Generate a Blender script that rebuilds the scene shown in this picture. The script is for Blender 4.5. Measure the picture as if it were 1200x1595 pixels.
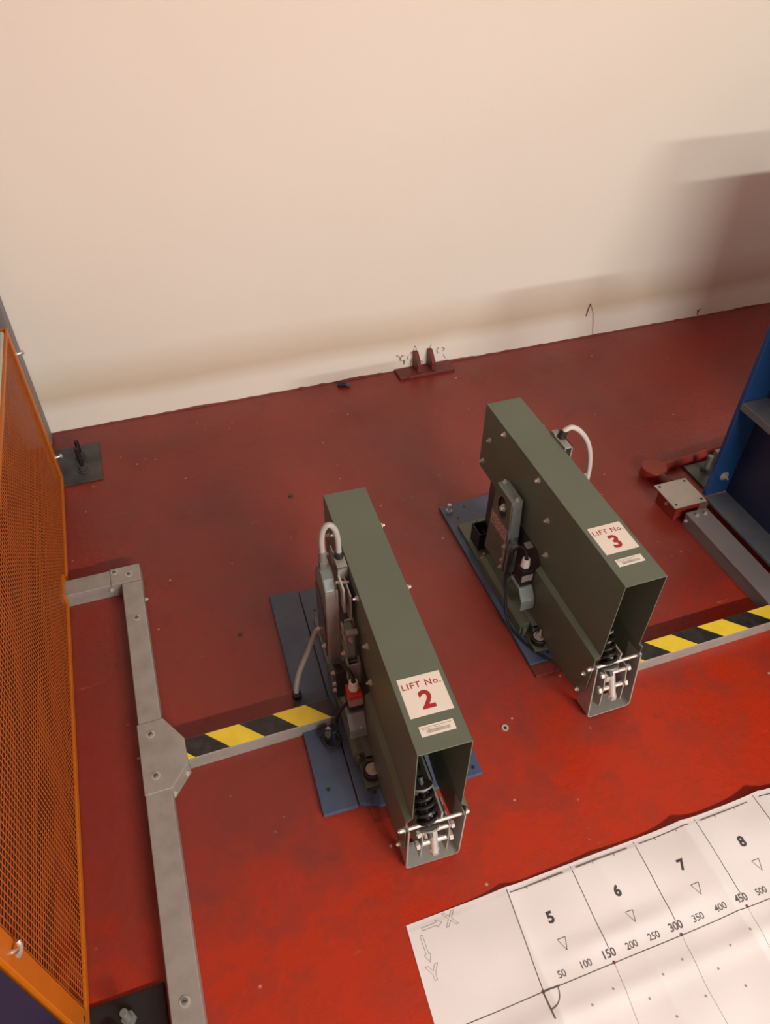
import bpy, bmesh, math, random
from mathutils import Vector, Matrix, noise
R = math.radians
random.seed(7)
for o in list(bpy.data.objects): bpy.data.objects.remove(o)
S = bpy.context.scene
C = S.collection

# ---------------------------------------------------------------- camera
cd = bpy.data.cameras.new('camera'); cam = bpy.data.objects.new('camera', cd); C.objects.link(cam)
cam.location = (0, 0, 1.583); cam.rotation_euler = (R(46.506), R(-0.597), R(-19.011))
cd.sensor_fit = 'VERTICAL'; cd.sensor_height = 36; cd.sensor_width = 27
cd.lens = 36 * 1157.84 / 1595; cd.clip_start = .02
S.camera = cam

# ---------------------------------------------------------------- light
w = bpy.data.worlds.new('world'); S.world = w; w.use_nodes = True
w.node_tree.nodes['Background'].inputs[0].default_value = (1, .9, .78, 1)
w.node_tree.nodes['Background'].inputs[1].default_value = .02
S.view_settings.view_transform = 'Standard'; S.view_settings.look = 'None'
S.view_settings.gamma = 1; S.view_settings.use_curve_mapping = False
S.view_settings.exposure = -0.36
LAMPS = [  # x, y, z, length, watts, colour
    (1.60, -2.75, 2.42, 2.0, 330, (1, .968, .875)),
]
for (x, y, z, ln, wt, col) in LAMPS:
    ld = bpy.data.lights.new('tube_light', 'AREA'); ld.shape = 'RECTANGLE'; ld.size = ln; ld.size_y = .09
    ld.energy = wt; ld.color = col
    lo = bpy.data.objects.new('tube_light', ld); C.objects.link(lo); lo.location = (x, y, z - .045)
    if y < -2: lo.rotation_euler = (R(22), 0, 0)

# ---------------------------------------------------------------- materials
def mat(name, col, rough=.5, metal=0., var=.0, vscale=8., bump=0., bscale=60., col2=None, rvar=0., spec=.5):
    m = bpy.data.materials.new(name); m.use_nodes = True
    nt = m.node_tree; b = nt.nodes['Principled BSDF']
    b.inputs['Base Color'].default_value = (*col, 1); b.inputs['Roughness'].default_value = rough
    b.inputs['Metallic'].default_value = metal; b.inputs['Specular IOR Level'].default_value = spec
    tc = nt.nodes.new('ShaderNodeTexCoord')
    if var or col2:
        n = nt.nodes.new('ShaderNodeTexNoise'); n.inputs['Scale'].default_value = vscale; n.inputs['Detail'].default_value = 5
        nt.links.new(tc.outputs['Object'], n.inputs['Vector'])
        mx = nt.nodes.new('ShaderNodeMix'); mx.data_type = 'RGBA'
        c2 = col2 or tuple(c * (1 - var) for c in col)
        mx.inputs[6].default_value = (*col, 1); mx.inputs[7].default_value = (*c2, 1)
        rp = nt.nodes.new('ShaderNodeValToRGB'); rp.color_ramp.elements[0].position = .38; rp.color_ramp.elements[1].position = .66
        nt.links.new(n.outputs['Fac'], rp.inputs[0]); nt.links.new(rp.outputs[0], mx.inputs[0])
        nt.links.new(mx.outputs[2], b.inputs['Base Color'])
        if rvar:
            mr = nt.nodes.new('ShaderNodeMapRange'); mr.inputs[3].default_value = rough - rvar; mr.inputs[4].default_value = rough + rvar
            nt.links.new(n.outputs['Fac'], mr.inputs[0]); nt.links.new(mr.outputs[0], b.inputs['Roughness'])
    if bump:
        n2 = nt.nodes.new('ShaderNodeTexNoise'); n2.inputs['Scale'].default_value = bscale; n2.inputs['Detail'].default_value = 4
        nt.links.new(tc.outputs['Object'], n2.inputs['Vector'])
        bp = nt.nodes.new('ShaderNodeBump'); bp.inputs['Strength'].default_value = bump; bp.inputs['Distance'].default_value = .004
        nt.links.new(n2.outputs['Fac'], bp.inputs['Height']); nt.links.new(bp.outputs[0], b.inputs['Normal'])
    return m

def floor_mat():
    m = bpy.data.materials.new('red_floor_paint'); m.use_nodes = True
    nt = m.node_tree; L = nt.links.new; b = nt.nodes['Principled BSDF']; N = nt.nodes.new
    tc = N('ShaderNodeTexCoord')
    def nz(s, d=5, rough=.55):
        n = N('ShaderNodeTexNoise'); n.inputs['Scale'].default_value = s; n.inputs['Detail'].default_value = d
        n.inputs['Roughness'].default_value = rough
        L(tc.outputs['Object'], n.inputs['Vector']); return n
    def ramp(src, a, c, inv=False):
        r = N('ShaderNodeMapRange'); r.inputs[1].default_value = a; r.inputs[2].default_value = c
        r.inputs[3].default_value, r.inputs[4].default_value = (1, 0) if inv else (0, 1)
        L(src, r.inputs[0]); return r.outputs[0]
    def mix(fac, a, c):
        x = N('ShaderNodeMix'); x.data_type = 'RGBA'; L(fac, x.inputs[0])
        for i, v in ((6, a), (7, c)):
            if isinstance(v, tuple): x.inputs[i].default_value = (*v, 1)
            else: L(v, x.inputs[i])
        return x.outputs[2]
    big = nz(2.2, 6, .6); mid = nz(9, 6, .65); fine = nz(55, 4, .6)
    col = mix(ramp(big.outputs['Fac'], .38, .64), (.240, .027, .017), (.185, .029, .021))
    col = mix(ramp(mid.outputs['Fac'], .60, .78), col, (.165, .024, .018))
    # brighter, glossier orange-red on the near half of the floor, with an uneven edge
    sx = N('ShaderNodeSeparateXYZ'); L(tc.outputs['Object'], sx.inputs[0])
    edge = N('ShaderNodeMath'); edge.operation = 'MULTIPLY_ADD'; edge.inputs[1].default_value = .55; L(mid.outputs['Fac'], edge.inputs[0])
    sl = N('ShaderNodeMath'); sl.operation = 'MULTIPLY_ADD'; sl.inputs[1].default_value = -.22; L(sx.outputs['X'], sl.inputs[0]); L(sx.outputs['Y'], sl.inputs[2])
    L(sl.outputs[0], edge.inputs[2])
    near_tone = ramp(edge.outputs[0], .72, 1.02, True)
    col = mix(near_tone, col, mix(ramp(mid.outputs['Fac'], .45, .62), (.400, .028, .008), (.330, .029, .012)))
    # pale scuffs and paint specks
    vo = N('ShaderNodeTexVoronoi'); vo.inputs['Scale'].default_value = 21; vo.inputs['Randomness'].default_value = 1
    L(tc.outputs['Object'], vo.inputs['Vector'])
    sp = ramp(vo.outputs['Distance'], .045, .085, True)
    gate = ramp(mid.outputs['Fac'], .52, .60)
    mul = N('ShaderNodeMath'); mul.operation = 'MULTIPLY'; L(sp, mul.inputs[0]); L(gate, mul.inputs[1])
    col = mix(mul.outputs[0], col, (.55, .32, .24))
    mp = N('ShaderNodeMapping'); mp.inputs['Scale'].default_value = (5, 28, 1); mp.inputs['Rotation'].default_value = (0, 0, R(-14))
    L(tc.outputs['Object'], mp.inputs[0])
    st = N('ShaderNodeTexNoise'); st.inputs['Scale'].default_value = 1.6; st.inputs['Detail'].default_value = 7; st.inputs['Roughness'].default_value = .7
    L(mp.outputs[0], st.inputs['Vector'])
    sm = ramp(st.outputs['Fac'], .66, .78)
    col = mix(sm, col, (.52, .20, .13))
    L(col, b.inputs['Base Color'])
    rr = N('ShaderNodeMapRange'); rr.inputs[1].default_value = .35; rr.inputs[2].default_value = .68
    rr.inputs[3].default_value = .30; rr.inputs[4].default_value = .50
    L(mid.outputs['Fac'], rr.inputs[0])
    ra = N('ShaderNodeMath'); ra.operation = 'MULTIPLY_ADD'; ra.inputs[1].default_value = -.12; L(near_tone, ra.inputs[0]); L(rr.outputs[0], ra.inputs[2])
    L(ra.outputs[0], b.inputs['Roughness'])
    ad = N('ShaderNodeMath'); ad.operation = 'ADD'; L(fine.outputs['Fac'], ad.inputs[0])
    m2 = N('ShaderNodeMath'); m2.operation = 'MULTIPLY'; m2.inputs[1].default_value = 2.5; L(mid.outputs['Fac'], m2.inputs[0]); L(m2.outputs[0], ad.inputs[1])
    bp = N('ShaderNodeBump'); bp.inputs['Strength'].default_value = .16; bp.inputs['Distance'].default_value = .006
    L(ad.outputs[0], bp.inputs['Height']); L(bp.outputs[0], b.inputs['Normal'])
    return m

def wall_mat():
    m = bpy.data.materials.new('cream_wall_paint'); m.use_nodes = True
    nt = m.node_tree; L = nt.links.new; b = nt.nodes['Principled BSDF']; N = nt.nodes.new
    tc = N('ShaderNodeTexCoord')
    n = N('ShaderNodeTexNoise'); n.inputs['Scale'].default_value = 1.7; n.inputs['Detail'].default_value = 6
    L(tc.outputs['Object'], n.inputs['Vector'])
    mx = N('ShaderNodeMix'); mx.data_type = 'RGBA'
    mx.inputs[6].default_value = (.82, .80, .735, 1); mx.inputs[7].default_value = (.80, .765, .685, 1); L(n.outputs['Fac'], mx.inputs[0])
    b.inputs['Roughness'].default_value = .55
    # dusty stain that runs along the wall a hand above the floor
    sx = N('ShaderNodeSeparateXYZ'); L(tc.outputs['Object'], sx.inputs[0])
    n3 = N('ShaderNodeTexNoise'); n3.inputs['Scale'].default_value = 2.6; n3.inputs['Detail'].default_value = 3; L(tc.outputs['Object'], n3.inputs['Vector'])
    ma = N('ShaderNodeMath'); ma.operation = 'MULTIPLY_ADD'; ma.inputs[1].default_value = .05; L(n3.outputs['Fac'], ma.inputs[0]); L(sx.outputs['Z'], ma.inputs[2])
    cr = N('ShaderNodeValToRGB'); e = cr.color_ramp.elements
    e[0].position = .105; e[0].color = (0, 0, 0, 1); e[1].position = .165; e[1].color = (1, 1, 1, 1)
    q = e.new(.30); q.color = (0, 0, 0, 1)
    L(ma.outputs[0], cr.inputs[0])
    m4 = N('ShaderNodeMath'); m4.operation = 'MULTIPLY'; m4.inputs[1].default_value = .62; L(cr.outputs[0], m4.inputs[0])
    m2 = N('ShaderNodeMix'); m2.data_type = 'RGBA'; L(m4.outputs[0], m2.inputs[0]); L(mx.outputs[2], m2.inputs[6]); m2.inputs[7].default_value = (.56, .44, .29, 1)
    L(m2.outputs[2], b.inputs['Base Color'])
    n2 = N('ShaderNodeTexNoise'); n2.inputs['Scale'].default_value = 6; n2.inputs['Detail'].default_value = 3; L(tc.outputs['Object'], n2.inputs['Vector'])
    bp = N('ShaderNodeBump'); bp.inputs['Strength'].default_value = .12; bp.inputs['Distance'].default_value = .01
    L(n2.outputs['Fac'], bp.inputs['Height']); L(bp.outputs[0], b.inputs['Normal'])
    return m

M = dict(
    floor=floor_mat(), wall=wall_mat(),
    plain=mat('plain_wall_paint', (.72, .69, .64), .7, bump=.1, bscale=5),
    green=mat('olive_grey_enamel', (.115, .146, .106), .42, var=.10, vscale=5, bump=.02, bscale=140),
    blue=mat('blue_plate_paint', (.046, .078, .150), .45, col2=(.070, .098, .150), vscale=14, bump=.12, bscale=60, rvar=.1),
    mblue=mat('blue_machine_enamel', (.012, .060, .200), .36, var=.15, vscale=4, bump=.03),
    navy=mat('navy_machine_enamel', (.012, .022, .070), .45, var=.2, vscale=5),
    slate=mat('slate_worn_paint', (.085, .110, .150), .5, col2=(.12, .135, .15), vscale=18, bump=.1),
    galv=mat('galvanised_steel', (.40, .40, .375), .46, .45, var=.16, vscale=22, bump=.03, bscale=200, rvar=.08),
    zinc=mat('zinc_plated_steel', (.60, .59, .55), .34, .5, var=.15, vscale=60),
    grey=mat('grey_steel_paint', (.185, .195, .185), .45, .2, var=.12, vscale=20),
    plate=mat('light_grey_cover_plate', (.44, .42, .37), .5, .2, var=.08, vscale=16),
    cabgrey=mat('pale_grey_cabinet_paint', (.50, .49, .43), .5, var=.1),
    post=mat('grey_upright_paint', (.20, .19, .20), .5, var=.1),
    black=mat('black_rubber', (.012, .012, .013), .5, var=.3, vscale=40),
    dark=mat('dark_oiled_steel', (.045, .050, .055), .42, .4, col2=(.10, .10, .10), vscale=12, bump=.2, bscale=30),
    spring=mat('black_sprung_steel', (.018, .018, .019), .22, .3),
    orange=mat('orange_guard_paint', (.54, .145, .005), .42, var=.08, vscale=6),
    wire=mat('orange_wire_paint', (.45, .105, .015), .45, var=.1, vscale=30),
    yellow=mat('yellow_tape', (.82, .62, .045), .45, var=.08, vscale=30),
    tblack=mat('black_tape', (.016, .015, .015), .42, col2=(.035, .032, .03), vscale=60, bump=.08, bscale=80),
    red=mat('red_steel_paint', (.26, .030, .018), .42, var=.25, vscale=20, bump=.15, bscale=50),
    dred=mat('dark_red_steel_paint', (.16, .028, .020), .5, var=.3, vscale=25, bump=.15, bscale=50),
    switchred=mat('red_switch_plastic', (.50, .03, .02), .4),
    white=mat('white_plastic', (.74, .73, .68), .4),
    sticker=mat('white_sticker', (.78, .74, .66), .45, var=.04),
    ink=mat('red_sticker_ink', (.36, .018, .022), .5),
    print=mat('dark_print', (.05, .048, .05), .6),
    pale_print=mat('grey_print', (.28, .26, .25), .6),
    pink=mat('pink_print_sticker', (.56, .38, .36), .5, col2=(.22, .10, .10), vscale=190),
    cable=mat('grey_cable_sheath', (.36, .36, .34), .45),
    paper=mat('white_plotter_paper', (.71, .685, .70), .5, var=.03, vscale=5),
    pline=mat('drawn_line', (.10, .085, .085), .6),
    shade_brown=mat('shade_brown_paint', (.085, .020, .008), .55, var=.3, vscale=9),  # dark tone stands in for shade behind the guard mesh
    dirt=mat('old_paint_marks', (.16, .035, .025), .7),
    glass=mat('smoked_cover', (.10, .055, .055), .22, .2, var=.4, vscale=30),
    tube=None,
    alloy=mat('cast_alloy', (.20, .25, .24), .42, .08, var=.15, vscale=30),
    paleable=mat('pale_cable_sheath', (.52, .50, .46), .45),
)
tm = bpy.data.materials.new('tube_glow'); tm.use_nodes = True
pb = tm.node_tree.nodes['Principled BSDF']; pb.inputs['Emission Color'].default_value = (1, .9, .75, 1); pb.inputs['Emission Strength'].default_value = 2
M['tube'] = tm

# ---------------------------------------------------------------- mesh helper
class MB:
    def __init__(s): s.v = []; s.f = []
    def add(s, vs, fs):
        n = len(s.v); s.v += [tuple(v) for v in vs]; s.f += [tuple(i + n for i in f) for f in fs]; return s
    def box(s, x0, x1, y0, y1, z0, z1):
        return s.add([(x0,y0,z0),(x1,y0,z0),(x1,y1,z0),(x0,y1,z0),(x0,y0,z1),(x1,y0,z1),(x1,y1,z1),(x0,y1,z1)],
                     [(0,3,2,1),(4,5,6,7),(0,1,5,4),(1,2,6,5),(2,3,7,6),(3,0,4,7)])
    def prism(s, poly, axis, a, b):
        def p(u, v, t): return (t, u, v) if axis == 'x' else ((u, t, v) if axis == 'y' else (u, v, t))
        n = len(poly)
        return s.add([p(u, v, a) for u, v in poly] + [p(u, v, b) for u, v in poly],
                     [tuple(range(n))[::-1], tuple(range(n, 2 * n))] + [(i, (i + 1) % n, n + (i + 1) % n, n + i) for i in range(n)])
    def cyl(s, p, q, r, n=14, r2=None):
        p = Vector(p); q = Vector(q); d = (q - p).normalized(); r2 = r if r2 is None else r2
        u = d.orthogonal().normalized(); v = d.cross(u)
        ring = lambda c, rr: [c + (u * math.cos(6.28318 * i / n) + v * math.sin(6.28318 * i / n)) * rr for i in range(n)]
        return s.add(ring(p, r) + ring(q, r2), [tuple(range(n))[::-1], tuple(range(n, 2 * n))] + [(i, (i + 1) % n, n + (i + 1) % n, n + i) for i in range(n)])
    def tube(s, path, r, n=10, smooth=6):
        P = [Vector(p) for p in path]
        if smooth:
            Q = []
            for i in range(len(P) - 1):
                p0 = P[max(i - 1, 0)]; p1 = P[i]; p2 = P[i + 1]; p3 = P[min(i + 2, len(P) - 1)]
                for k in range(smooth):
                    t = k / smooth
                    Q.append(.5 * ((2 * p1) + (p2 - p0) * t + (2 * p0 - 5 * p1 + 4 * p2 - p3) * t * t + (3 * p1 - p0 - 3 * p2 + p3) * t ** 3))
            P = Q + [P[-1]]
        vs = []; u = None
        for i, c in enumerate(P):
            d = (P[min(i + 1, len(P) - 1)] - P[max(i - 1, 0)]).normalized()
            u = d.orthogonal().normalized() if u is None else (u - d * u.dot(d)).normalized()
            v = d.cross(u)
            vs += [c + (u * math.cos(6.28318 * k / n) + v * math.sin(6.28318 * k / n)) * r for k in range(n)]
        fs = [(i * n + k, i * n + (k + 1) % n, (i + 1) * n + (k + 1) % n, (i + 1) * n + k) for i in range(len(P) - 1) for k in range(n)]
        fs += [tuple(range(n))[::-1], tuple(range((len(P) - 1) * n, len(P) * n))]
        return s.add(vs, fs)
    def ring(s, c, r0, r1, z0, z1, n=20):      # a washer / annulus with its axis on z
        vs = []
        for i in range(n):
            a = 6.28318 * i / n
            for r, z in ((r0, z0), (r1, z0), (r1, z1), (r0, z1)): vs.append((c[0] + r * math.cos(a), c[1] + r * math.sin(a), c[2] + z))
        fs = []
        for i in range(n):
            j = (i + 1) % n
            for k in range(4): fs.append((i * 4 + k, j * 4 + k, j * 4 + (k + 1) % 4, i * 4 + (k + 1) % 4))
        return s.add(vs, fs)
    def mesh(s, name):
        me = bpy.data.meshes.new(name); me.from_pydata(s.v, [], s.f); me.validate()
        bm = bmesh.new(); bm.from_mesh(me); bmesh.ops.recalc_face_normals(bm, faces=bm.faces); bm.to_mesh(me); bm.free()
        return me
    def build(s, name, m, parent=None, bevel=0, smooth=False, loc=None):
        me = s.mesh(name); me.materials.append(M[m])
        return link(name, me, parent, bevel, smooth, loc)

def link(name, me, parent=None, bevel=0, smooth=False, loc=None, rot=None):
    o = bpy.data.objects.new(name, me); C.objects.link(o); o.parent = parent
    if loc: o.location = loc
    if rot: o.rotation_euler = rot
    if smooth:
        for p in me.polygons: p.use_smooth = True
        try: me.set_sharp_from_angle(angle=R(40))
        except Exception: pass
    if bevel:
        b = o.modifiers.new('bevel', 'BEVEL'); b.width = bevel; b.segments = 2; b.limit_method = 'ANGLE'; b.angle_limit = R(40)
    return o

def thing(name, label, cat, loc=(0, 0, 0), rz=0, group=None):
    o = bpy.data.objects.new(name, None); C.objects.link(o); o.location = loc; o.rotation_euler = (0, 0, R(rz)); o.empty_display_size = .05
    return tag(o, label, cat, group)
def tag(o, label, cat, group=None):
    o['label'] = label; o['category'] = cat
    if group: o['group'] = group
    return o
def struct(o): o['kind'] = 'structure'; return o

# shared hardware, axis on +z, base at z = 0
def hexn(r, z0, z1): return [(r * math.cos(R(60 * i)), r * math.sin(R(60 * i))) for i in range(6)]
def bolt_mesh(name, r=.0055, stud=.005):
    b = MB(); b.ring((0, 0, 0), .0028, r * 1.35, 0, .0014, 16); b.prism(hexn(r, 0, 0), 'z', .0014, .0062); b.cyl((0, 0, .006), (0, 0, .0062 + stud), .0030, 10)
    me = b.mesh(name); me.materials.append(M['zinc']); return me
BOLT = bolt_mesh('bolt'); BOLT_L = bolt_mesh('bolt_long', .0060, .016); BOLT_S = bolt_mesh('bolt_short', .0045, .002)
b = MB(); b.ring((0, 0, 0), .0045, .0095, 0, .0016, 22); b.cyl((0, 0, .0004), (0, 0, .0040), .0066, 18, .0050)
b.box(-.0035, .0035, -.0008, .0008, .0036, .0044)
SCREW = b.mesh('pan_screw'); SCREW.materials.append(M['zinc']); SCREW.materials.append(M['grey']); SCREW.materials.append(M['black'])
for i_, p_ in enumerate(SCREW.polygons): p_.material_index = 0 if i_ < 88 else (1 if i_ < 104 + 4 else 2)
AX = {'-x': (0, R(-90), 0), '+x': (0, R(90), 0), '-y': (R(90), 0, 0), 'z': (0, 0, 0)}
def bolt(parent, p, ax='-x', me=None, name='bolt'): return link(name, me or BOLT, parent, loc=p, rot=AX[ax])

def text_mesh(txt, size, bold=0., align='CENTER', spacing=1.0, outline=0):
    cu = bpy.data.curves.new('t', 'FONT'); cu.body = txt; cu.size = size; cu.align_x = align; cu.align_y = 'CENTER'
    cu.offset = bold; cu.space_character = spacing; cu.resolution_u = 3
    if outline: cu.fill_mode = 'NONE'; cu.bevel_depth = outline; cu.bevel_resolution = 0
    o = bpy.data.objects.new('t', cu); C.objects.link(o)
    dg = bpy.context.evaluated_depsgraph_get(); dg.update()
    me = bpy.data.meshes.new_from_object(o.evaluated_get(dg))
    bpy.data.objects.remove(o); bpy.data.curves.remove(cu)
    return me

# ================================================================= THE ROOM
X0, X1, Y0, YW, ZC = -2.4, 3.6, -4.0, 2.307, 2.80
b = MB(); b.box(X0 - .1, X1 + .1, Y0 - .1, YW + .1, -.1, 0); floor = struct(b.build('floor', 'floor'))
b = MB(); b.box(X0 - .1, X1 + .1, YW, YW + .12, 0, ZC); wall = struct(b.build('wall_back', 'wall'))
b = MB(); b.box(X0 - .12, X0, Y0, YW, 0, ZC); struct(b.build('wall_left', 'plain'))
b = MB(); b.box(X1, X1 + .12, Y0, YW, 0, ZC); struct(b.build('wall_right', 'plain'))
b = MB(); b.box(X0 - .1, X1 + .1, Y0 - .12, Y0, 0, ZC); struct(b.build('wall_front', 'plain'))
b = MB(); b.box(X0 - .1, X1 + .1, Y0 - .1, YW + .1, ZC, ZC + .1); struct(b.build('ceiling', 'plain'))
# ragged line of floor paint lapping up the foot of the wall
b = MB(); n = 420
top = []
for i in range(n + 1):
    x = -1.2 + i * (X1 + 1.2 - .01) / n
    top.append((x, .003 + .010 * max(0, noise.noise((x * 5, 0, 3))) + .007 * max(0, noise.noise((x * 26, 0, 8)))))
for (xa, za), (xb, zb) in zip(top, top[1:]):
    b.add([(xa, YW - .0035, 0), (xb, YW - .0035, 0), (xb, YW - .0012, zb), (xa, YW - .0012, za), (xa, YW, za), (xb, YW, zb)], [(0, 1, 2, 3), (3, 2, 5, 4)])
b.build('paint_edge', 'dirt', wall)
# scratches and old marks on the wall
def stroke(pts, wd, name='scratch', m='dirt'):
    bb = MB()
    for (xa, za), (xb, zb) in zip(pts, pts[1:]):
        d = Vector((xb - xa, zb - za)); d.normalize(); nn = Vector((-d.y, d.x)) * wd / 2
        bb.add([(xa - nn.x, YW - .0008, za - nn.y), (xa + nn.x, YW - .0008, za + nn.y), (xb + nn.x, YW - .0008, zb + nn.y), (xb - nn.x, YW - .0008, zb - nn.y)], [(0, 1, 2, 3)])
    bb.build(name, m, wall)
stroke([(1.671, .098), (1.674, .128), (1.680, .152)], .006)
stroke([(1.680, .150), (1.700, .110), (1.712, .060), (1.722, .004)], .0022)
stroke([(2.228, .034), (2.236, .024), (2.236, .008)], .006); stroke([(2.236, .024), (2.246, .040)], .004)
for i in range(16):
    x = .862 + random.random() * .21; z = .012 + random.random() * .05
    stroke([(x, z), (x + random.uniform(-.012, .012), z + random.uniform(.006, .02)), (x + random.uniform(-.02, .02), z + random.uniform(.01, .03))], random.uniform(.0012, .003))
stroke([(.925, .078), (.932, .098), (.940, .080)], .0016); stroke([(.992, .080), (1.000, .096)], .0016)

# ---------------------------------------------------------------- ceiling lamps (behind the photographer)
for i, (x, y, z, ln, wt, col) in enumerate(LAMPS):
    t = thing('batten_lamp', 'white twin-tube batten lamp hanging from the ceiling behind the viewer', 'lamp', (x, y, z))
    b = MB(); b.prism([(-.05, 0), (.05, 0), (.075, .05), (-.075, .05)], 'x', -ln / 2, ln / 2); b.build('housing', 'white', t, .003)
    for sy in (-.03, .03):
        b = MB(); b.cyl((-ln / 2 + .02, sy, -.014), (ln / 2 - .02, sy, -.014), .012, 12); b.build('tube', 'tube', t, smooth=True)
    for sx in (-ln / 3, ln / 3):
        b = MB(); b.cyl((sx, 0, .05), (sx, 0, ZC - z), .006, 8); b.build('hanger', 'zinc', t)

# ================================================================= THE TWO LIFT GOVERNORS
T = .002; HW, HL, HZ = .100, .667, .450
def hood(root, number, label):
    b = MB()
    b.box(0, HW, 0, HL, HZ - T, HZ)
    side = [(0, HZ), (0, .215), (.288, .215), (.310, .246), (.660, .246), (HL, .256), (HL, HZ)]
    b.prism(side, 'x', 0, T); b.prism(side, 'x', HW - T, HW)
    b.box(T, HW - T, HL - T, HL, .256, HZ)
    o = b.build('hood', 'green', root, .0012)
    o['label'] = label
    # lower skirts that step out from the hood
    low = [(0, .206), (0, .100), (.022, .050), (.145, .028), (.195, .044), (.280, .058), (.287, .100), (.287, .206)]
    for sgn, x in ((-1, 0), (1, HW)):
        bb = MB(); xo = x + sgn * .012
        bb.prism(low, 'x', xo, xo - sgn * T)
        bb.add([(x, 0, .2165), (x, .287, .2165), (xo, .287, .2060), (xo, 0, .2060), (x, 0, .2145), (x, .287, .2145), (xo - sgn * T, .287, .2040), (xo - sgn * T, 0, .2040)],
               [(0, 1, 2, 3), (4, 7, 6, 5), (0, 3, 7, 4), (1, 5, 6, 2), (0, 4, 5, 1), (3, 2, 6, 7)])
        bb.build('skirt', 'green', root, .0006)
    for sx, ax in ((0, '-x'), (HW, '+x')):
        for (ly, z) in ((.621, .363), (.551, .434), (.645, .275), (.366, .433), (.298, .363), (.273, .271)):
            bolt(o, (sx, ly, z), ax)
    # stickers
    return o

def stickers(h, number, y0):
    st = MB(); st.box(.011, .091, y0, y0 + .081, HZ, HZ + .0004); s = st.build('number_sticker', 'sticker', h)
    for txt, sz, y, bold, sp in (('LIFT No.', .0178, y0 + .062, .0001, 1.14), (number, .050, y0 + .028, .0016, 1)):
        me = text_mesh(txt, sz, bold, spacing=sp); me.materials.clear(); me.materials.append(M['ink'])
        link('lettering', me, h, loc=(.051, y, HZ + .0008))
    st = MB(); st.box(.019, .081, y0 - .038, y0 - .018, HZ, HZ + .0004); st.build('barcode_sticker', 'sticker', h)
    bb = MB(); rr = random.Random(3); x = .030
    while x < .072:
        wd = rr.choice((.0005, .0008, .0012)); bb.box(x, x + wd, y0 - .0335, y0 - .0275, HZ + .0004, HZ + .0006); x += wd + rr.choice((.0006, .001))
    for k, (xa, xb) in enumerate(((.022, .077), (.024, .040), (.046, .056))):
        yy = y0 - .0215 - (.003 if k else 0); x = xa
        while x < xb: bb.box(x, x + .0011, yy - .0012, yy, HZ + .0004, HZ + .0006); x += .0018
    bb.build('barcode', 'pale_print', h)

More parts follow.
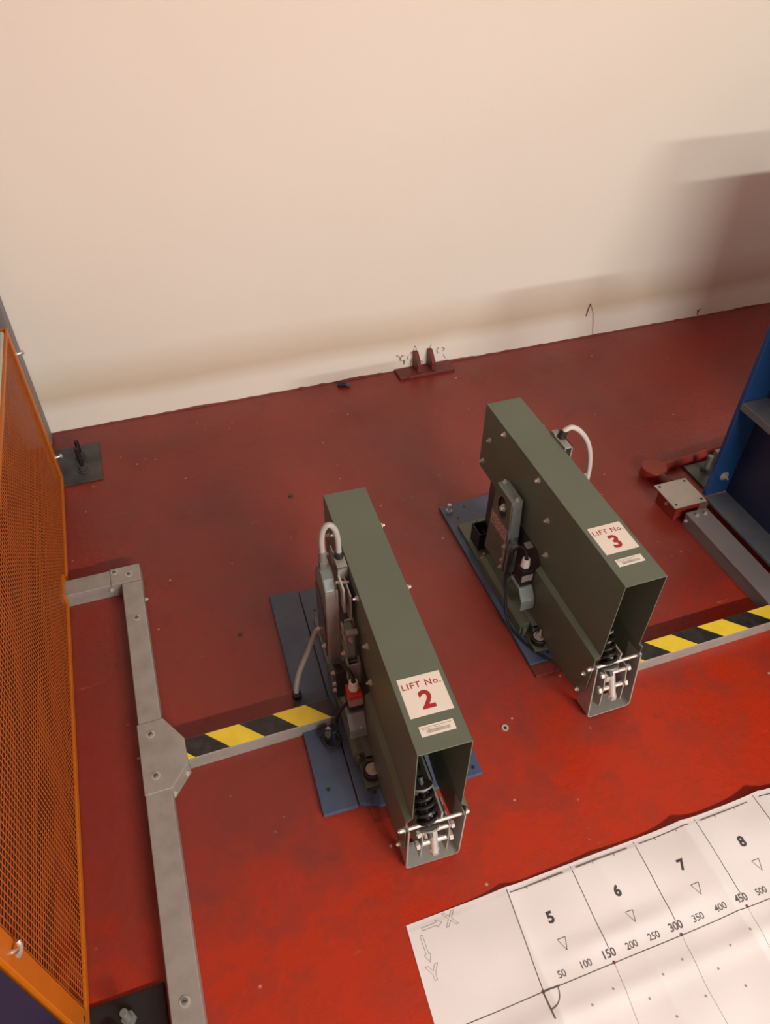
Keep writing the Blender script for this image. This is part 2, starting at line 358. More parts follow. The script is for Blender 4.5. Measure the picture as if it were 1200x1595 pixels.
def front_gear(root, tilt, dx):
    # black coil spring and the lever bar beside it
    b = MB(); pts = []
    A = Vector((.036, .000, .158)); D = Vector((0, .60, .80)); E1 = Vector((1, 0, 0)); E2 = D.cross(E1)
    turns = 4.6; n = int(turns * 20)
    for i in range(n + 1):
        a = i / 20 * 6.28318
        pts.append(A + D * (.008 + .072 * i / n) + (E1 * math.cos(a) + E2 * math.sin(a)) * .0172)
    b.tube(pts, .0050, 8, 0); b.build('coil_spring', 'spring', root, smooth=True)
    for q in (.000, .085): b = MB(); b.cyl(A + D * q, A + D * (q + .004), .0215, 24); b.build('spring_cup', 'grey', root, smooth=True)
    b = MB(); b.cyl(A - D * .02, A + D * .105, .0055, 12); b.build('spring_rod', 'dark', root, smooth=True)
    b = MB(); b.box(.062, .0665, .006, .23, .150, .190); lv = b.build('lever_bar', 'galv', root, .0006)
    b = MB(); b.box(.0615, .0620, .05, .08, .160, .178); b.build('slot', 'black', lv)
    b = MB(); b.box(.005, .095, .215, .60, .053, .43); b.build('hood_fill', 'dark', root, .004)  # unseen block widened to fill the hood, so its opening stays dark
    # cross pin that carries the strap
    b = MB(); b.cyl((-.022, .004, .168), (.116, .004, .168), .0042, 12); b.build('cross_pin', 'zinc', root, smooth=True)
    for x, ax in ((-.012, '-x'), (.112, '+x')): bolt(root, (x, .004, .168), ax, BOLT_S, 'pin_nut')
    for sx, ax in ((-.012, '-x'), (.112, '+x')):
        bolt(root, (sx, .019, .131), ax, BOLT_S); bolt(root, (sx, .024, .060), ax, BOLT_S)
    # U strap hanging from the pin, with the yoke inside it
    st = bpy.data.objects.new('strap', None)
    P = Vector((dx, .004, .168)); TM = Matrix.Rotation(R(tilt), 4, 'X')
    def place(o): o.location = P; o.rotation_euler = (R(tilt), 0, 0)
    b = MB(); xo0, xo1, zb, r = -.0085, .1085, -.163, .010
    prof = [(xo0, .010), (xo0, zb + r), (xo0 + r * .3, zb + r * .3), (xo0 + r, zb), (xo1 - r, zb), (xo1 - r * .3, zb + r * .3), (xo1, zb + r), (xo1, .010)]
    inner = [(x + (.003 if i < 3 else (-.003 if i > 4 else 0)), z + (.003 if 2 <= i <= 5 else 0)) for i, (x, z) in enumerate(prof)]
    for i in range(len(prof) - 1):
        q = [prof[i], prof[i + 1], inner[i + 1], inner[i]]
        b.prism(q, 'y', -.012, .036)
    s = b.build('strap', 'galv', root); place(s)
    b = MB()
    for x in (.022, .078):
        b.prism([(-.006, -.022), (.050, -.016), (.058, -.050), (.058, -.150), (.020, -.150), (-.008, -.135), (-.010, -.060)], 'x', x, x + .003)
    y = b.build('yoke', 'galv', root, .0006); place(y)
    for z, nm, ra in ((-.032, 'yoke_pin', .0048), (-.082, 'yoke_pin', .0060)):
        b = MB(); b.cyl((.012, -.002, z), (.090, -.002, z), ra, 12)
        b.prism([(-.002 + u, z + v) for u, v in hexn(ra * 1.7, 0, 0)], 'x', .013, .020); b.prism([(-.002 + u, z + v) for u, v in hexn(ra * 1.7, 0, 0)], 'x', .083, .090)
        p = b.build(nm, 'zinc', root); place(p)
    b = MB(); b.cyl((.050, -.012, -.104), (.050, .020, .004), .0085, 14); b.prism([(.050 + u, -.012 + v) for u, v in hexn(.011, 0, 0)], 'z', -.112, -.100)
    b.prism([(.036 + u, .004 + v) for u, v in hexn(.0095, 0, 0)], 'z', -.060, -.044); p = b.build('tension_stud', 'zinc', root, .0008); place(p)

def base_rail(root):
    Z = .0125
    b = MB(); b.box(-.046, .140, .475, .665, Z, Z + .010); b.build('foot_flange', 'green', root, .001)
    b = MB(); b.prism([(-.050, Z), (-.050, .040), (-.040, .052), (-.004, .052), (-.004, Z)], 'y', .245, .500); b.build('base_rail', 'green', root, .0015)
    b = MB(); b.box(.0, .100, .135, .64, Z, .052); b.build('base_beam', 'green', root, .002)
    b = MB(); b.box(-.040, .02, .176, .246, Z, Z + .012); b.box(-.046, -.036, .235, .262, Z, .046); m = b.build('mount_foot', 'green', root, .001)
    b = MB(); b.cyl((-.018, .203, Z + .012), (-.018, .203, .043), .0215, 26); rb = b.build('rubber_mount', 'black', root, .003, True)
    b = MB(); b.cyl((-.018, .203, .043), (-.018, .203, .0455), .0150, 24); b.build('washer', 'zinc', rb, .0005)
    link('bolt', BOLT_L, rb, loc=(-.018, .203, .0455))
    b = MB(); b.box(-.026, -.012, .222, .330, .053, .057); b.box(-.026, -.012, .222, .228, .040, .057); b.build('guide_strip', 'grey', root, .0008)
    link('bolt', BOLT_L, root, loc=(-.033, .512, .024))

def switch(root, body, tip, y=.300, x=-.033, dz=.03):
    t = MB(); t.box(x - .015, x + .015, y - .017, y + .017, .135 + dz, .178 + dz); s = t.build('limit_switch', body, root, .002)
    t = MB(); t.box(x - .0155, x + .0155, y - .0178, y - .0168, .140 + dz, .163 + dz); t.build('switch_label', tip, s)
    t = MB(); t.box(x - .0165, x + .0165, y - .0185, y + .0185, .123 + dz, .136 + dz); t.build('switch_base', 'black', s, .001)
    t = MB(); t.cyl((x, y + .002, .178 + dz), (x, y + .002, .184 + dz), .0125, 6); t.cyl((x, y + .002, .184 + dz), (x, y + .002, .204 + dz), .0115, 16, .0095); t.build('gland_nut', 'white', s, .0012, True)
    t = MB(); t.cyl((x, y + .002, .2038 + dz), (x, y + .002, .2045 + dz), .0055, 12); t.build('gland_mouth', 'black', s)
    t = MB(); t.prism([(.345, .104), (.345, .110), (.330, .152), (.284, .152), (.262, .122), (.262, .116), (.284, .145), (.326, .145)], 'x', -.052, -.014); t.box(-.052, -.014, .260, .264, .09, .122); br = t.build('switch_bracket', 'alloy', root, .0008)
    for (bx, by, bz) in ((-.026, .276, .121), (-.026, .266, .121)): link('bolt', BOLT_S, br, loc=(bx, by, bz))

# ---- governor of lift 3: bare bracket on the near side, cable loop on the far side
g3 = thing('lift_governor', 'olive green lift governor marked LIFT No. 3 with black switch, nearer the blue machine', 'governor', (.787, .764, 0), 0, 'lift governors')
h3 = hood(g3, '3', 'long olive green sheet metal hood with open front'); stickers(h3, '3', .090); front_gear(g3, -7.5, .003); base_rail(g3)
switch(g3, 'black', 'pale_print', .307, -.030, .026)
# bracket plate with oval hole
def oval_plate(b, x0, x1, outer, cy, cz, ry, rz, n=24):
    vs = []
    ho = [(cy + ry * math.cos(6.28318 * i / n), cz + rz * math.sin(6.28318 * i / n)) for i in range(n)]
    bm = bmesh.new()
    out = [bm.verts.new((0, y, z)) for y, z in outer]; hol = [bm.verts.new((0, y, z)) for y, z in ho]
    ed = [bm.edges.new((out[i], out[(i + 1) % len(out)])) for i in range(len(out))] + [bm.edges.new((hol[i], hol[(i + 1) % n])) for i in range(n)]
    r = bmesh.ops.triangle_fill(bm, edges=ed, use_beauty=True)
    bm.verts.index_update()
    tris = [tuple(v.index for v in f.verts) for f in bm.faces]; pts = [v.co.copy() for v in bm.verts]; bm.free()
    N = len(pts); no = len(outer)
    fs = tris + [tuple(i + N for i in t[::-1]) for t in tris]
    fs += [(i, (i + 1) % no, N + (i + 1) % no, N + i) for i in range(no)]
    fs += [(no + i, no + (i + 1) % n, N + no + (i + 1) % n, N + no + i) for i in range(n)]
    b.add([(x0, p.y, p.z) for p in pts] + [(x1, p.y, p.z) for p in pts], fs)
b = MB(); oval_plate(b, -.038, -.0355, [(.395, .095), (.507, .085), (.500, .190), (.492, .300), (.485, .336), (.405, .336), (.398, .320), (.393, .200)], .447, .284, .024, .034)
br = b.build('side_bracket', 'green', g3)
b = MB(); b.box(-.039, -.008, .403, .486, .334, .338); b.prism([(.391, .200), (.395, .200), (.407, .336), (.403, .336)], 'x', -.039, -.008); b.build('bracket_flange', 'alloy', g3, .0012)
b = MB(); b.box(-.036, -.010, .384, .398, .095, .200); b.build('bracket_arm', 'alloy', g3, .0015)
b = MB(); b.box(-.0390, -.0385, .397, .408, .100, .196); b.build('red_strip', 'pink', g3)
for ly, z in ((.402, .186), (.402, .135), (.405, .105)): bolt(g3, (-.039, ly, z), '-x', BOLT_S)
b = MB(); b.box(-.0386, -.0381, .402, .494, .196, .240); b.build('data_sticker', 'pink', br)
b = MB(); b.cyl((-.034, .447, .284), (-.006, .447, .284), .030, 24); b.build('bearing_boss', 'black', g3, .003, True)
b = MB(); b.cyl((-.040, .440, .289), (-.030, .440, .289), .011, 16); b.cyl((-.048, .440, .289), (-.040, .440, .289), .0065, 12); b.build('shaft_end', 'zinc', g3, .0008, True)
b = MB()   # black square tube standing open on the foot
b.box(-.034, -.0315, .548, .600, .0225, .085); b.box(.004, .0065, .548, .600, .0225, .085); b.box(-.0315, .004, .548, .5505, .0225, .085); b.box(-.0315, .004, .5975, .600, .0225, .085)
b.build('square_socket', 'black', g3)
for yy in (.480, .408): bolt(g3, (-.022, yy, .338), 'z', BOLT_S)
b = MB(); b.box(-.020, -.001, .330, .350, .24, .244); b.build('tab', 'galv', g3, .0006)
b = MB(); b.tube([(-.030, .309, .228), (-.030, .314, .246), (-.034, .336, .246), (-.044, .358, .200), (-.054, .350, .120), (-.062, .316, .070), (-.068, .285, .034), (-.060, .250, .018), (-.035, .175, .017), (.010, .125, .016), (.06, .130, .016)], .0036, 8); b.build('black_cable', 'black', g3, smooth=True)
# far side: gland block and cable loop above the hood edge
b = MB(); b.box(.101, .126, .455, .512, .415, .419); b.box(.101, .128, .436, .478, .446, .4495); b.box(.124, .128, .436, .478, .415, .4495); b.box(.101, .120, .486, .505, .453, .456); b.box(.101, .104, .430, .505, .38, .456)
b.build('gland_bracket', 'galv', g3, .0008)
b = MB(); b.cyl((.117, .478, .448), (.123, .480, .468), .0105, 16); b.build('cable_gland', 'black', g3, .001, True)
b = MB(); b.tube([(.122, .480, .466), (.140, .478, .4755), (.164, .475, .462), (.196, .475, .420), (.217, .475, .362), (.224, .474, .29), (.215, .47, .20), (.17, .46, .10), (.12, .45, .06)], .0068, 12); b.build('cable_loop', 'paleable', g3, smooth=True)
b = MB(); b.box(.118, .122, .388, .440, .40, .404); b.box(.110, .132, .366, .369, .380, .418); b.box(.112, .116, .366, .440, .38, .403); b.build('trip_lever', 'galv', g3, .0006)

# ---- governor of lift 2: trip housing with cables on the near side
g2 = thing('lift_governor', 'olive green lift governor marked LIFT No. 2 with red switch, nearer the mesh guard', 'governor', (.260, .556, 0), -2.13, 'lift governors')
h2 = hood(g2, '2', 'long olive green sheet metal hood with open front'); stickers(h2, '2', .068); front_gear(g2, 0, 0); base_rail(g2)
switch(g2, 'switchred', 'pale_print', .304, -.030, .036)
b = MB(); b.prism([(.425, .145), (.425, .400), (.445, .418), (.475, .424), (.500, .412), (.532, .360), (.532, .165), (.510, .145)], 'x', -.056, -.030)
hs = b.build('trip_housing', 'alloy', g2, .003)
b = MB(); b.prism([(.440, .160), (.440, .300), (.470, .335), (.522, .335), (.522, .175), (.508, .160)], 'x', -.0585, -.056); b.build('smoked_window', 'glass', hs, .001)
b = MB(); b.box(-.034, -.029, .419, .425, .13, .405); b.box(-.056, -.029, .4215, .425, .17, .40); b.build('edge_strip', 'galv', hs, .0006)
bolt(hs, (-.0585, .452, .185), '-x', BOLT_S); bolt(hs, (-.0585, .512, .172), '-x', BOLT_S)
b = MB(); b.cyl((-.046, .476, .420), (-.046, .476, .446), .0105, 6); b.cyl((-.046, .476, .446), (-.046, .476, .472), .0085, 16); b.build('cap_gland', 'grey', g2, .001, True)
b = MB(); b.tube([(-.046, .476, .468), (-.046, .476, .505), (-.041, .476, .532), (-.030, .476, .543), (-.019, .475, .532), (-.013, .474, .505), (-.012, .473, .462)], .0062, 12); b.build('cable_loop', 'cable', g2, smooth=True)
b = MB(); b.cyl((-.012, .473, .448), (-.012, .473, .464), .0100, 16); b.build('cable_gland', 'black', g2, .001, True)
b = MB(); b.box(-.023, -.001, .440, .492, .444, .448); b.box(-.023, -.001, .440, .443, .415, .448); b.box(-.023, -.020, .475, .51, .41, .448); b.build('gland_bracket', 'galv', g2, .0008)
b = MB(); b.cyl((-.030, .432, .418), (-.004, .424, .420), .003, 8); b.box(-.024, -.020, .395, .440, .36, .43); b.box(-.012, -.009, .385, .440, .33, .42); b.box(-.026, -.006, .385, .389, .32, .346); b.build('trip_lever', 'zinc', g2)
b = MB(); b.box(-.032, -.012, .352, .386, .215, .340); ar = b.build('side_arm', 'alloy', g2, .002)
b = MB(); b.box(-.034, -.006, .350, .362, .338, .344); b.box(-.034, -.031, .350, .388, .31, .344); b.build('arm_clip', 'galv', ar, .0006)
b = MB(); b.box(-.034, -.004, .350, .353, .24, .247); b.build('arm_rib', 'galv', ar, .0006)
bolt(ar, (-.022, .352, .325), '-y', BOLT_S); bolt(ar, (-.032, .37, .255), '-x', BOLT_S)
b = MB(); b.box(-.034, -.006, .331, .334, .19, .262); b.box(-.034, -.031, .331, .352, .19, .262); b.box(-.009, -.006, .331, .352, .19, .262); b.build('switch_cradle', 'galv', g2, .0006)
b = MB(); b.box(-.050, -.018, .395, .425, .052, .150); st2 = b.build('column', 'dark', g2, .002)
for ly, z in ((.405, .14), (.395, .11), (.395, .085)): bolt(st2, (-.050, ly, z), '-x', BOLT_S)
b = MB(); b.tube([(-.030, .306, .238), (-.031, .313, .250), (-.036, .338, .246), (-.044, .380, .215), (-.048, .412, .160)], .0042, 8); b.build('switch_cable', 'black', g2, smooth=True)
b = MB(); b.tube([(-.046, .304, .165), (-.060, .318, .12), (-.066, .335, .06), (-.070, .325, .03), (-.080, .322, .026)], .0042, 8); b.build('socket_cable', 'black', g2, smooth=True)
b = MB(); b.tube([(-.055, .520, .150), (-.063, .530, .145), (-.092, .500, .115), (-.122, .475, .075), (-.136, .458, .040), (-.1375, .450, .020)], .0068, 12); cd2 = b.build('grey_conduit', 'cable', g2, smooth=True)
b = MB(); b.cyl((-.1375, .450, .0125), (-.1375, .450, .030), .0115, 14); b.build('conduit_gland', 'black', cd2, .001, True)
b = MB(); b.cyl((-.094, .322, .0125), (-.094, .322, .032), .014, 18); b.cyl((-.094, .322, .032), (-.092, .312, .046), .009, 12); b.build('round_socket', 'black', g2, .001, True)
b = MB(); b.tube([(-.074, .328, .026), (-.066, .306, .022), (-.078, .290, .020), (-.098, .294, .024), (-.106, .312, .03)], .0042, 8); b.build('slack_cable', 'black', g2, smooth=True)
link('bolt', BOLT_S, g2, loc=(-.088, .331, .032))

# ---------------------------------------------------------------- blue floor plates under the governors
def plate_thing(label, origin, rz, pieces, holes, studs):
    t = thing('floor_plate', label, 'floor plate', (*origin, 0), rz, 'blue floor plates')
    for poly in pieces:
        b = MB(); b.prism(poly, 'z', 0, .012); b.build('plate', 'blue', t, .0015)
    for (x, y) in holes:
        b = MB(); b.cyl((x, y, .0121), (x, y, .0126), .0042, 12); b.build('bolt_hole', 'black', t)
    for (x, y) in studs:
        b = MB(); b.prism([(x + u, y + v) for u, v in hexn(.010, 0, 0)], 'z', .012, .020); b.cyl((x, y, .02), (x, y, .042), .0062, 12); b.build('anchor_stud', 'zinc', t, .0006)
    return t
plate_thing('two worn blue steel floor plates under the LIFT No. 2 governor', (.260, .556), -2.13,
            [[(-.144, .146), (-.0665, .146), (-.0665, .781), (-.144, .785)], [(-.0635, .150), (-.020, .132), (.222, .140), (.222, .773), (-.0635, .777)]],
            [(-.036, .70), (-.024, .165), (-.12, .20), (.205, .158)], [])
plate_thing('single worn blue steel floor plate under the LIFT No. 3 governor', (.787, .764), 0,
            [[(-.066, .150), (.150, .150), (.150, .770), (-.066, .766)]], [(.008, .742), (-.03, .70), (-.005, .17)], [(-.045, .735)])
o = tag(MB().prism([(.722, .880), (.786, .880), (.786, .9135), (.721, .9135)], 'z', 0, .006).build('floor_strip', 'dred', None, .001), 'small dark red painted strip at the front end of the LIFT No. 3 blue plate', 'strip')
o = tag(MB().prism([(.222, .665), (.278, .655), (.278, .690), (.222, .705)], 'z', 0, .004).build('floor_strip', 'red', None, .001), 'small red painted strip at the front end of the LIFT No. 2 blue plates', 'strip')

# ================================================================= CABLE TRUNKING
def section(parent, x0, x1, y0, y1, z, lip='y', name='trunk_section', m='galv'):
    b = MB(); e = .0015
    b.box(x0 + e, x1 - e, y0, y1, 0, z - .010) if lip == 'y' else b.box(x0, x1, y0 + e, y1 - e, 0, z - .010)
    o = b.build(name, m, parent, .001)
    b = MB(); b.box(x0, x1, y0, y1, z - .009, z); b.build('lid', m, o, .002)
    return o
def screw(parent, x, y, z, rz=0): return link('screw', SCREW, parent, loc=(x, y, z), rot=(0, 0, R(rz)))
def stripes(parent, x0, x1, y0, y1, z, start, pitch, first):
    k = 0; x = start; sh = y1 - y0; d = first
    while x < x1:
        # back edge [x, x+pitch], front edge shifted by the width
        poly = [(x + sh, y0), (x + sh + pitch, y0), (x + pitch, y1), (x, y1)]
        # clip to [x0, x1]
        def clip(poly, lim, keep):
            out = []
            for i in range(len(poly)):
                a = poly[i]; c = poly[(i + 1) % len(poly)]
                ia = keep(a[0]); ic = keep(c[0])
                if ia: out.append(a)
                if ia != ic:
                    t = (lim - a[0]) / (c[0] - a[0]); out.append((lim, a[1] + t * (c[1] - a[1])))
            return out
        poly = clip(poly, x0, lambda v: v >= x0)
        if len(poly) > 2: poly = clip(poly, x1, lambda v: v <= x1)
        if len(poly) > 2:
            MB().prism(poly, 'z', z, z + .0005).build('tape_stripe', 'yellow' if d else 'tblack', parent)
        d = not d; x += pitch; k += 1

tz = .046
tr = thing('cable_trunking', 'galvanised cable trunking with tee branch running beside the orange mesh guard', 'trunking', (-.2, .9, 0))
def L(x, y): return (x + .2, y - .9)
def sec(x0, x1, y0, y1, **k): return section(tr, x0 + .2, x1 + .2, y0 - .9, y1 - .9, k.pop('z', tz), **k)
sec(-.228, -.176, 1.030, 1.484); sec(-.230, -.174, .10, .858)
sec(-.388, -.256, 1.487, 1.543, lip='x')
b = MB(); b.prism([L(-.2555, 1.487), L(-.240, 1.487), L(-.230, 1.4855), L(-.176, 1.4855), L(-.176, 1.546), L(-.256, 1.546)], 'z', .0, tz + .0015); cor = b.build('corner_piece', 'galv', tr, .0015)
b = MB(); b.prism([L(-.231, .855), L(-.173, .855), L(-.132, .903), L(-.132, .966), L(-.172, 1.032), L(-.231, 1.032)], 'z', 0, tz + .0018); tee = b.build('tee_piece', 'galv', tr, .0015)
for x, y in ((-.243, 1.531), (-.206, 1.512)): screw(cor, *L(x, y), tz + .0015, 30)
for x, y in ((-.203, .998), (-.203, .893)): screw(tee, *L(x, y), tz + .0018, 20)
screw(tr, *L(-.200, 1.352), tz, 50); screw(tr, *L(-.203, .448), tz, -10)
bolt(tee, (*L(-.140, .8945), .020), '-y', BOLT_S, 'screw'); bolt(tee, (*L(-.172, .858), .018), '-y', BOLT_S, 'screw')
bolt(cor, (*L(-.258, 1.486), .030), '-y', BOLT_S, 'screw'); bolt(tr, (*L(-.176, 1.43), .022), '+x', BOLT_S, 'screw')
hz = section(tr, .068, .412, .011, .064, .044, 'x')
stripes(hz, .0685, .4115, .0125, .0625, .044, -.087 + .2 - .0785 * 2, .0785, True)

t3 = thing('cable_trunking', 'cable trunking with black and yellow tape turning past the blue machine frame', 'trunking', (1.4, .85, 0))
h = section(t3, -.472, .082, -.036, .015, .042, 'x'); stripes(h, -.470, .0815, -.0345, .0135, .042, 1.016 - 1.4 - .079 * 2, .079, True)
s = section(t3, .003, .077, .0155, .386, .048, 'y', m='post')
for x, y in ((.026, .362), (.056, .362)): link('screw', BOLT_S, s, loc=(x, y, .048))
bolt(s, (.003, .372, .026), '-x', BOLT_S, 'screw')

# ---------------------------------------------------------------- junction box, pipe and anchor plate by the machine frame
t = thing('junction_box', 'red floor junction box under a light grey square cover plate', 'box', (1.43, 1.30, 0))
MB().box(-.045, .040, -.044, .050, 0, .060).build('box_body', 'red', t, .002)
pl = MB().box(-.062, .052, -.052, .058, .0605, .0650).build('cover_plate', 'plate', t, .001)
for x, y in ((-.050, -.040), (.040, -.040), (-.050, .046), (.040, .046)):
    MB().cyl((x, y, .0650), (x, y, .0654), .0042, 12).build('screw_hole', 'black', pl)
link('bolt', BOLT_S, t, loc=(-.045, .0, .035), rot=AX['-x'])
t = thing('floor_pipe', 'red painted floor pipe with a round capped end', 'pipe', (1.452, 1.466, 0))
b = MB(); b.cyl((0, 0, 0), (0, 0, .034), .041, 32); b.build('pipe_cap', 'red', t, .003, True)
b = MB(); b.tube([(.02, .005, .018), (.12, .012, .018), (.30, .03, .018), (.55, .05, .018)], .015, 14); b.build('pipe', 'red', t, smooth=True)
b = MB(); b.cyl((.0, -.01, .016), (.012, -.075, .016), .016, 14); b.build('pipe_stub', 'dred', t, smooth=True)
t = thing('anchor_plate', 'dark oily anchor plate with a threaded stud behind the blue frame', 'plate', (1.64, 1.405, 0))
MB().box(-.075, .15, -.055, .055, 0, .010).build('plate', 'dark', t, .001)
b = MB(); b.prism([(-.020 + u, .012 + v) for u, v in hexn(.017, 0, 0)], 'z', .010, .024); b.build('nut', 'dark', t, .001)
b = MB(); b.cyl((-.020, .012, .024), (-.020, .012, .072), .009, 14); b.build('stud', 'grey', t, smooth=True)
b = MB(); b.box(.03, .11, .030, .052, .010, .055); b.build('angle_cleat', 'post', t, .001)

# ---------------------------------------------------------------- blue machine frame
t = thing('lift_machine', 'tall blue steel lift machine stand with slate base flange', 'machine', (1.57, 1.27, 0))
MB().box(-.056, 1.5, -1.35, -.003, 0, .048).build('plinth', 'red', t, .002)
MB().box(-.078, .0, -1.35, -.004, .049, .060).build('base_flange', 'slate', t, .002)
MB().box(-.001, .011, -1.35, -.001, .060, .395).build('web', 'navy', t)
MB().box(-.001, .011, -1.35, -.001, .410, .68).build('web', 'navy', t)
st = MB().prism([(-.078, .060), (.012, .060), (.012, .68), (-.084, .68)], 'y', 0, .014).build('end_plate', 'mblue', t, .0015)
MB().prism([(-.084, .386), (.011, .386), (.011, .409), (-.084, .409)], 'y', -.125, -.001).build('shelf_flange', 'slate', t, .002)
MB().prism([(-.084, .386), (.011, .386), (.011, .409), (-.084, .409)], 'y', -1.35, -.1255).build('shelf_flange', 'slate', t, .002)
MB().box(-.090, .016, -1.35, .014, .6802, .694).build('top_plate', 'mblue', t, .002)
MB().box(.35, 1.45, -.62, -.010, .0485, .964).build('unseen_shadow_body', 'mblue', t, .012)  # out of view, shaped to cast the main wall shadow
MB().box(.37, .50, -.30, -.02, .9642, 1.085).build('unseen_shadow_box', 'mblue', t, .004)  # out of view, added on top for the faint upper shadow band
link('bolt', bolt_mesh('frame_bolt', .011, .012), st, loc=(-.034, 0, .130), rot=AX['-y'])

# ================================================================= ORANGE MESH GUARD
t = thing('mesh_guard', 'orange framed wire mesh guard panel standing along the trunking', 'guard panel', (-.375, 1.25, 0))
ya, yb, za, zb = .455 - 1.25, 2.045 - 1.25, .0085, .546
wy0, wy1 = ya + .040, yb - .028
fr = MB()
fr.box(-.003, .003, ya, wy0, za, zb); fr.box(-.003, .003, wy1, yb, za, zb)
fr.box(-.003, .003, wy0, wy1, zb - .010, zb)
fr.box(-.003, .003, wy0, 1.484 - 1.25, za, za + .018); fr.box(-.003, .003, 1.548 - 1.25, wy1, za, za + .018)
f = fr.build('frame', 'orange', t, .0008)
for bx_ in ((-.022, -.003, ya + .0031, 1.455 - 1.25, zb - .003, zb), (-.022, -.003, yb - .003, yb, za, zb - .0031), (-.022, -.003, ya, ya + .003, za, zb - .0031)):
    MB().box(*bx_).build('folded_edge', 'orange', t, .0006)
nt_ = MB(); nt_.box(-.004, .004, 1.478 - 1.25, 1.485 - 1.25, za, .062); nt_.box(-.004, .004, 1.547 - 1.25, 1.554 - 1.25, za, .062); nt_.box(-.004, .004, 1.485 - 1.25, 1.547 - 1.25, .055, .062); nt_.build('notch_frame', 'orange', t)
me = MB(); p = .0122; wr = .0009
y = wy0 + p / 2
while y < wy1:
    z0 = .060 if 1.476 < y + 1.25 < 1.556 else za + .016
    me.box(-.0002, .0006, y - wr, y + wr, z0, zb - .008); y += p
z = za + .018 + p / 2
while z < zb - .010:
    if z < .060: me.box(-.0010, -.0002, wy0 - .002, 1.480 - 1.25, z - wr, z + wr); me.box(-.0010, -.0002, 1.552 - 1.25, wy1 + .002, z - wr, z + wr)
    else: me.box(-.0010, -.0002, wy0 - .002, wy1 + .002, z - wr, z + wr)
    z += p
wm = me.build('wire_mesh', 'wire', t); wm['kind'] = 'stuff'
for (yy, zz) in ((2.030 - 1.25, .470), (2.030 - 1.25, .10)):
    b = MB(); b.cyl((.003, yy, zz), (.006, yy, zz), .006, 12); b.cyl((.006, yy, zz), (.018, yy + .004, zz), .003, 8); b.cyl((.016, yy + .003, zz), (.022, yy + .006, zz), .0065, 6); b.build('clip_screw', 'zinc', t)
b = MB(); b.cyl((.003, ya + .020, .425), (.014, ya + .020, .425), .0032, 10); b.tube([(.013, ya + .010, .429), (.015, ya + .016, .426), (.015, ya + .024, .426), (.013, ya + .030, .430)], .0036, 8, 3); b.build('wing_screw', 'zinc', t, smooth=True)
MB().cyl((.003, ya + .022, .050), (.0045, ya + .022, .050), .0045, 12).build('screw', 'dark', t)

# things behind the guard; the added brown casing darkens the mesh holes
t = thing('gear_cabinet', 'pale grey machine cabinet standing behind the orange mesh guard', 'cabinet', (-.70, 1.68, 0))
MB().box(-.24, .265, -.20, .33, 0, .52).build('cabinet_body', 'shade_brown', t, .004)
MB().box(-.245, .3215, -.205, .335, .5202, .552).build('cabinet_lid', 'cabgrey', t, .004)
t = thing('added_casing', 'long dark brown casing added close behind the mesh guard to darken its holes', 'casing', (-.66, 1.01, 0))
MB().box(-.22, .235, -.45, .45, 0, .50).build('casing_body', 'shade_brown', t, .006); MB().box(-.225, .240, -.455, .455, .5002, .52).build('casing_lid', 'shade_brown', t, .004)
t = thing('guard_post', 'navy blue steel post beside the near edge of the mesh guard', 'post', (-.42, .385, 0))
MB().box(-.05, .046, -.06, .060, .0072, 1.10).build('post_body', 'navy', t, .003)
MB().box(-.08, .180, -.07, .120, 0, .007).build('base_plate', 'black', t, .002)
b = MB(); b.prism([(.115 + u, .078 + v) for u, v in hexn(.013, 0, 0)], 'z', .007, .020); b.cyl((.115, .078, .020), (.115, .078, .058), .007, 12); b.build('anchor_bolt', 'grey', t, .0008)
b = MB(); b.cyl((.085, .068, .007), (.085, .068, .020), .012, 12); b.build('anchor_nut', 'black', t, .001)
t = thing('wall_post', 'grey steel upright in the corner behind the mesh guard', 'post', (-.45, 2.255, 0))
MB().box(-.05, .046, -.02, .040, .0, 1.6).build('upright', 'post', t, .002)
MB().box(.0465, .050, -.020, .0, .55, .556).build('clip', 'dark', t)
t = thing('base_plate', 'dark steel base plate with two anchor bolts by the wall end of the guard', 'base plate', (-.31, 2.095, 0))
MB().box(-.12, .057, -.093, .105, 0, .007).build('plate', 'dark', t, .002)
for (x, y, hh) in ((-.005, .045, .070), (.0, -.030, .095)):
    b = MB(); b.ring((x, y, .007), .008, .020, 0, .003, 20); b.prism([(x + u, y + v) for u, v in hexn(.015, 0, 0)], 'z', .010, .026); b.build('nut', 'dark', t, .001)
    b = MB(); b.cyl((x, y, .026), (x, y, hh), .0075, 12); b.build('stud', 'black', t, smooth=True)

# ---------------------------------------------------------------- red steel bracket at the foot of the wall
t = thing('wall_bracket', 'dark red painted steel bracket with two upright fins at the wall foot', 'bracket', (.962, 2.27, 0))
MB().box(-.112, .112, -.033, .0335, 0, .012).build('plate', 'dred', t, .0015)
for x in (-.030, .028):
    MB().prism([(-.020, .012), (.0335, .012), (.0335, .080), (.018, .080), (-.020, .045)], 'x', x - .008, x + .008).build('fin', 'dred', t, .0015)

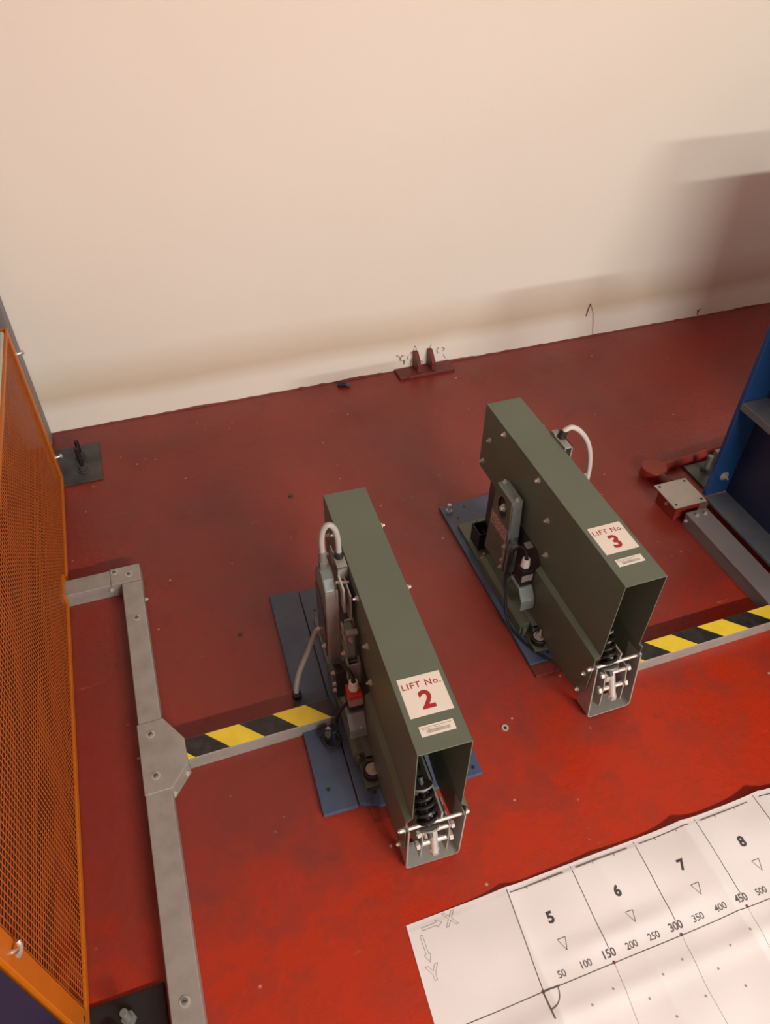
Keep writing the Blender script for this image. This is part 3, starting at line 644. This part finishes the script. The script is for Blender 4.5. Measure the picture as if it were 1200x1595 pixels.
# ---------------------------------------------------------------- small things on the floor
t = thing('floor_anchor', 'small brass coloured drop-in anchor set in the red floor between the governors', 'anchor', (.587, .778, 0))
MB().ring((0, 0, 0), .004, .0085, 0, .0025, 20).build('collar', 'zinc', t); MB().cyl((0, 0, 0), (0, 0, .001), .0045, 12).build('hole', 'black', t)
t = thing('cable_plug', 'small dark plug with a blue end lying by the wall', 'plug', (.636, 2.268, 0))
MB().cyl((-.022, .008, .009), (.010, -.004, .009), .009, 12).build('plug_body', 'black', t, smooth=True); MB().cyl((.010, -.004, .009), (.020, -.008, .009), .008, 12).build('plug_end', 'blue', t)
for i, (x, y, r) in enumerate(((.30, 1.735, .008), (.045, 1.25, .006))):
    b = MB(); b.prism([(r * (1 + .4 * math.sin(k * 2.1)) * math.cos(R(60 * k)), r * .7 * math.sin(R(60 * k))) for k in range(6)], 'z', 0, .005)
    o = b.build('grit_crumb', 'dark', None, .001, loc=(x, y, 0)); tag(o, ['dark crumb of grit on the floor behind the LIFT No. 2 hood', 'dark crumb of grit on the floor left of the LIFT No. 2 blue plates'][i], 'debris')

# ================================================================= THE PLOTTED SHEET
def pz(x, y):
    r = .0012
    for x0, hgt, wl, wr_ in ((.428, .0055, .035, .020), (.632, .0030, .05, .05), (.842, .0105, .060, .030), (1.040, .013, .07, .03), (1.25, .009, .08, .05)):
        d = x - x0; r += 1.35 * hgt * math.exp(-abs(d) / (wl if d < 0 else wr_))
    r += .0035 * math.exp(-((y - .305) / .020) ** 2) * (.5 + .5 * math.sin(x * 11 + 1)) + .003 * math.exp(-((y - .215) / .02) ** 2)
    r += .0055 * (noise.noise((x * 7, y * 9, 1.3)) + .5) * (1 if y < .44 else .6)
    if x < .36: r *= max(.25, (x - .20) / .16)
    return max(.0008, r)
b = MB(); nx, ny = 330, 140; x0, x1, y0, y1 = .216, 1.30, -.12, .4505
for j in range(ny + 1):
    for i in range(nx + 1):
        x = x0 + (x1 - x0) * i / nx; y = y0 + (y1 - y0) * j / ny
        xs = x - (.4505 - y) * .045 * max(0, 1 - i / 52)
        b.v.append((xs, y, pz(x, y)))
for j in range(ny):
    for i in range(nx):
        a = j * (nx + 1) + i; b.f.append((a, a + 1, a + nx + 2, a + nx + 1))
sheet = b.build('plotted_sheet', 'paper', smooth=True)
tag(sheet, 'large creased white plotter sheet with numbered columns lying on the red floor', 'paper')
def drape(me, name, m, ox, oy):
    for v in me.vertices:
        v.co.x += ox; v.co.y += oy; v.co.z = pz(v.co.x, v.co.y) + .00045
    me.materials.clear(); me.materials.append(M[m]); return link(name, me, sheet)
def pline(p, q, wd, name='drawn_line', m='pline'):
    bb = MB(); p = Vector(p); q = Vector(q); n = max(1, int((q - p).length / .003)); d = (q - p).normalized(); nn = Vector((-d.y, d.x)) * wd / 2
    for k in range(n + 1):
        c = p.lerp(q, k / n)
        for s in (-1, 1): bb.v.append((c.x + nn.x * s, c.y + nn.y * s, pz(c.x, c.y) + .0004))
    bb.f = [(2 * k, 2 * k + 2, 2 * k + 3, 2 * k + 1) for k in range(n)]
    return bb.build(name, m, sheet)
OX, OY = .415, .2625; U = .1505
pline((.20, OY + .001), (1.29, OY - .004), .0014)
for k in range(6):
    x = OX + k * U
    pline((x + (.014 if k == 0 else .008), .446), (x + (.001 if k == 0 else .003), .262 if k == 0 else .287), .0015)
    pline((x + .018, .4385), (x + U - .012, .4385), .0016)
    for q in (.055, .105): pline((x + q, .4385), (x + q, .4335), .0014)
    bb = MB(); bb.cyl((0, 0, 0), (0, 0, .0002), .0032, 10); dm = bb.mesh('dot'); drape(dm, 'dot', 'dirt', x, OY)
    if k: pline((x, .258), (x - .010, .17), .0007, m='pale_print'); pline((x - .010, .17), (x - .014, -.1), .0007, m='pale_print')
    if k < 5:
        for (qx, qy) in ((.075, .215), (.125, .225), (.06, .15), (.13, .16), (.03, .19)):
            dm = MB().cyl((0, 0, 0), (0, 0, .0002), .0022, 8).mesh('dot'); drape(dm, 'dot', 'pale_print', x + qx, qy)
    nn_ = '56789'[k] if k < 5 else ''
    if nn_ in '5678' and nn_:
        drape(text_mesh(nn_, .0285, .0011), 'column_number', 'print', x + .074, .371)
        tx, ty = x + .076, .322
        for a, c in (((-.008, .010), (.009, .010)), ((.009, .010), (.001, -.012)), ((.001, -.012), (-.008, .010))): pline((tx + a[0], ty + a[1]), (tx + c[0], ty + c[1]), .0011, 'triangle_mark')
for v in range(50, 601, 50):
    x = OX + v / 150 * U
    drape(text_mesh(str(v), .0175 if v % 150 else .0205, .0001 if v % 150 else .0004, spacing=.95), 'axis_number', 'pline', x - .002, .2775 if v % 150 else .2785)
# angle mark at the origin
pline((OX, OY), (OX + .035, OY), .0030); pline((OX, OY), (OX, OY - .045), .0030)
pts = [(OX + .030 * math.cos(R(-90 * k / 8)), OY + .030 * math.sin(R(-90 * k / 8))) for k in range(9)]
for a, c in zip(pts, pts[1:]): pline(a, c, .0020)
# outlined arrows and letters
def poly_line(pts, wd=.0008):
    for a, c in zip(pts, pts[1:] + pts[:1]): pline(a, c, wd, 'arrow_outline', 'pale_print')
ax_, ay_ = .243, .4335
poly_line([(ax_, ay_ + .0025), (ax_ + .030, ay_ + .0025), (ax_ + .030, ay_ + .0065), (ax_ + .042, ay_), (ax_ + .030, ay_ - .0065), (ax_ + .030, ay_ - .0025), (ax_, ay_ - .0025)])
bx_, by_ = .2375, .424
poly_line([(bx_ - .0025, by_), (bx_ - .0025, by_ - .034), (bx_ - .0065, by_ - .034), (bx_, by_ - .048), (bx_ + .0065, by_ - .034), (bx_ + .0025, by_ - .034), (bx_ + .0025, by_)])
def letter(segs, ox, oy, s): poly_line([(ox + a * s, oy + c * s) for a, c in segs])
letter([(-.5, .5), (-.28, .5), (0, .12), (.28, .5), (.5, .5), (.12, 0), (.5, -.5), (.28, -.5), (0, -.12), (-.28, -.5), (-.5, -.5), (-.12, 0)], .302, .434, .026)
letter([(-.5, .5), (-.26, .5), (0, .1), (.26, .5), (.5, .5), (.1, -.1), (.1, -.5), (-.1, -.5), (-.1, -.1)], .2375, .358, .026)
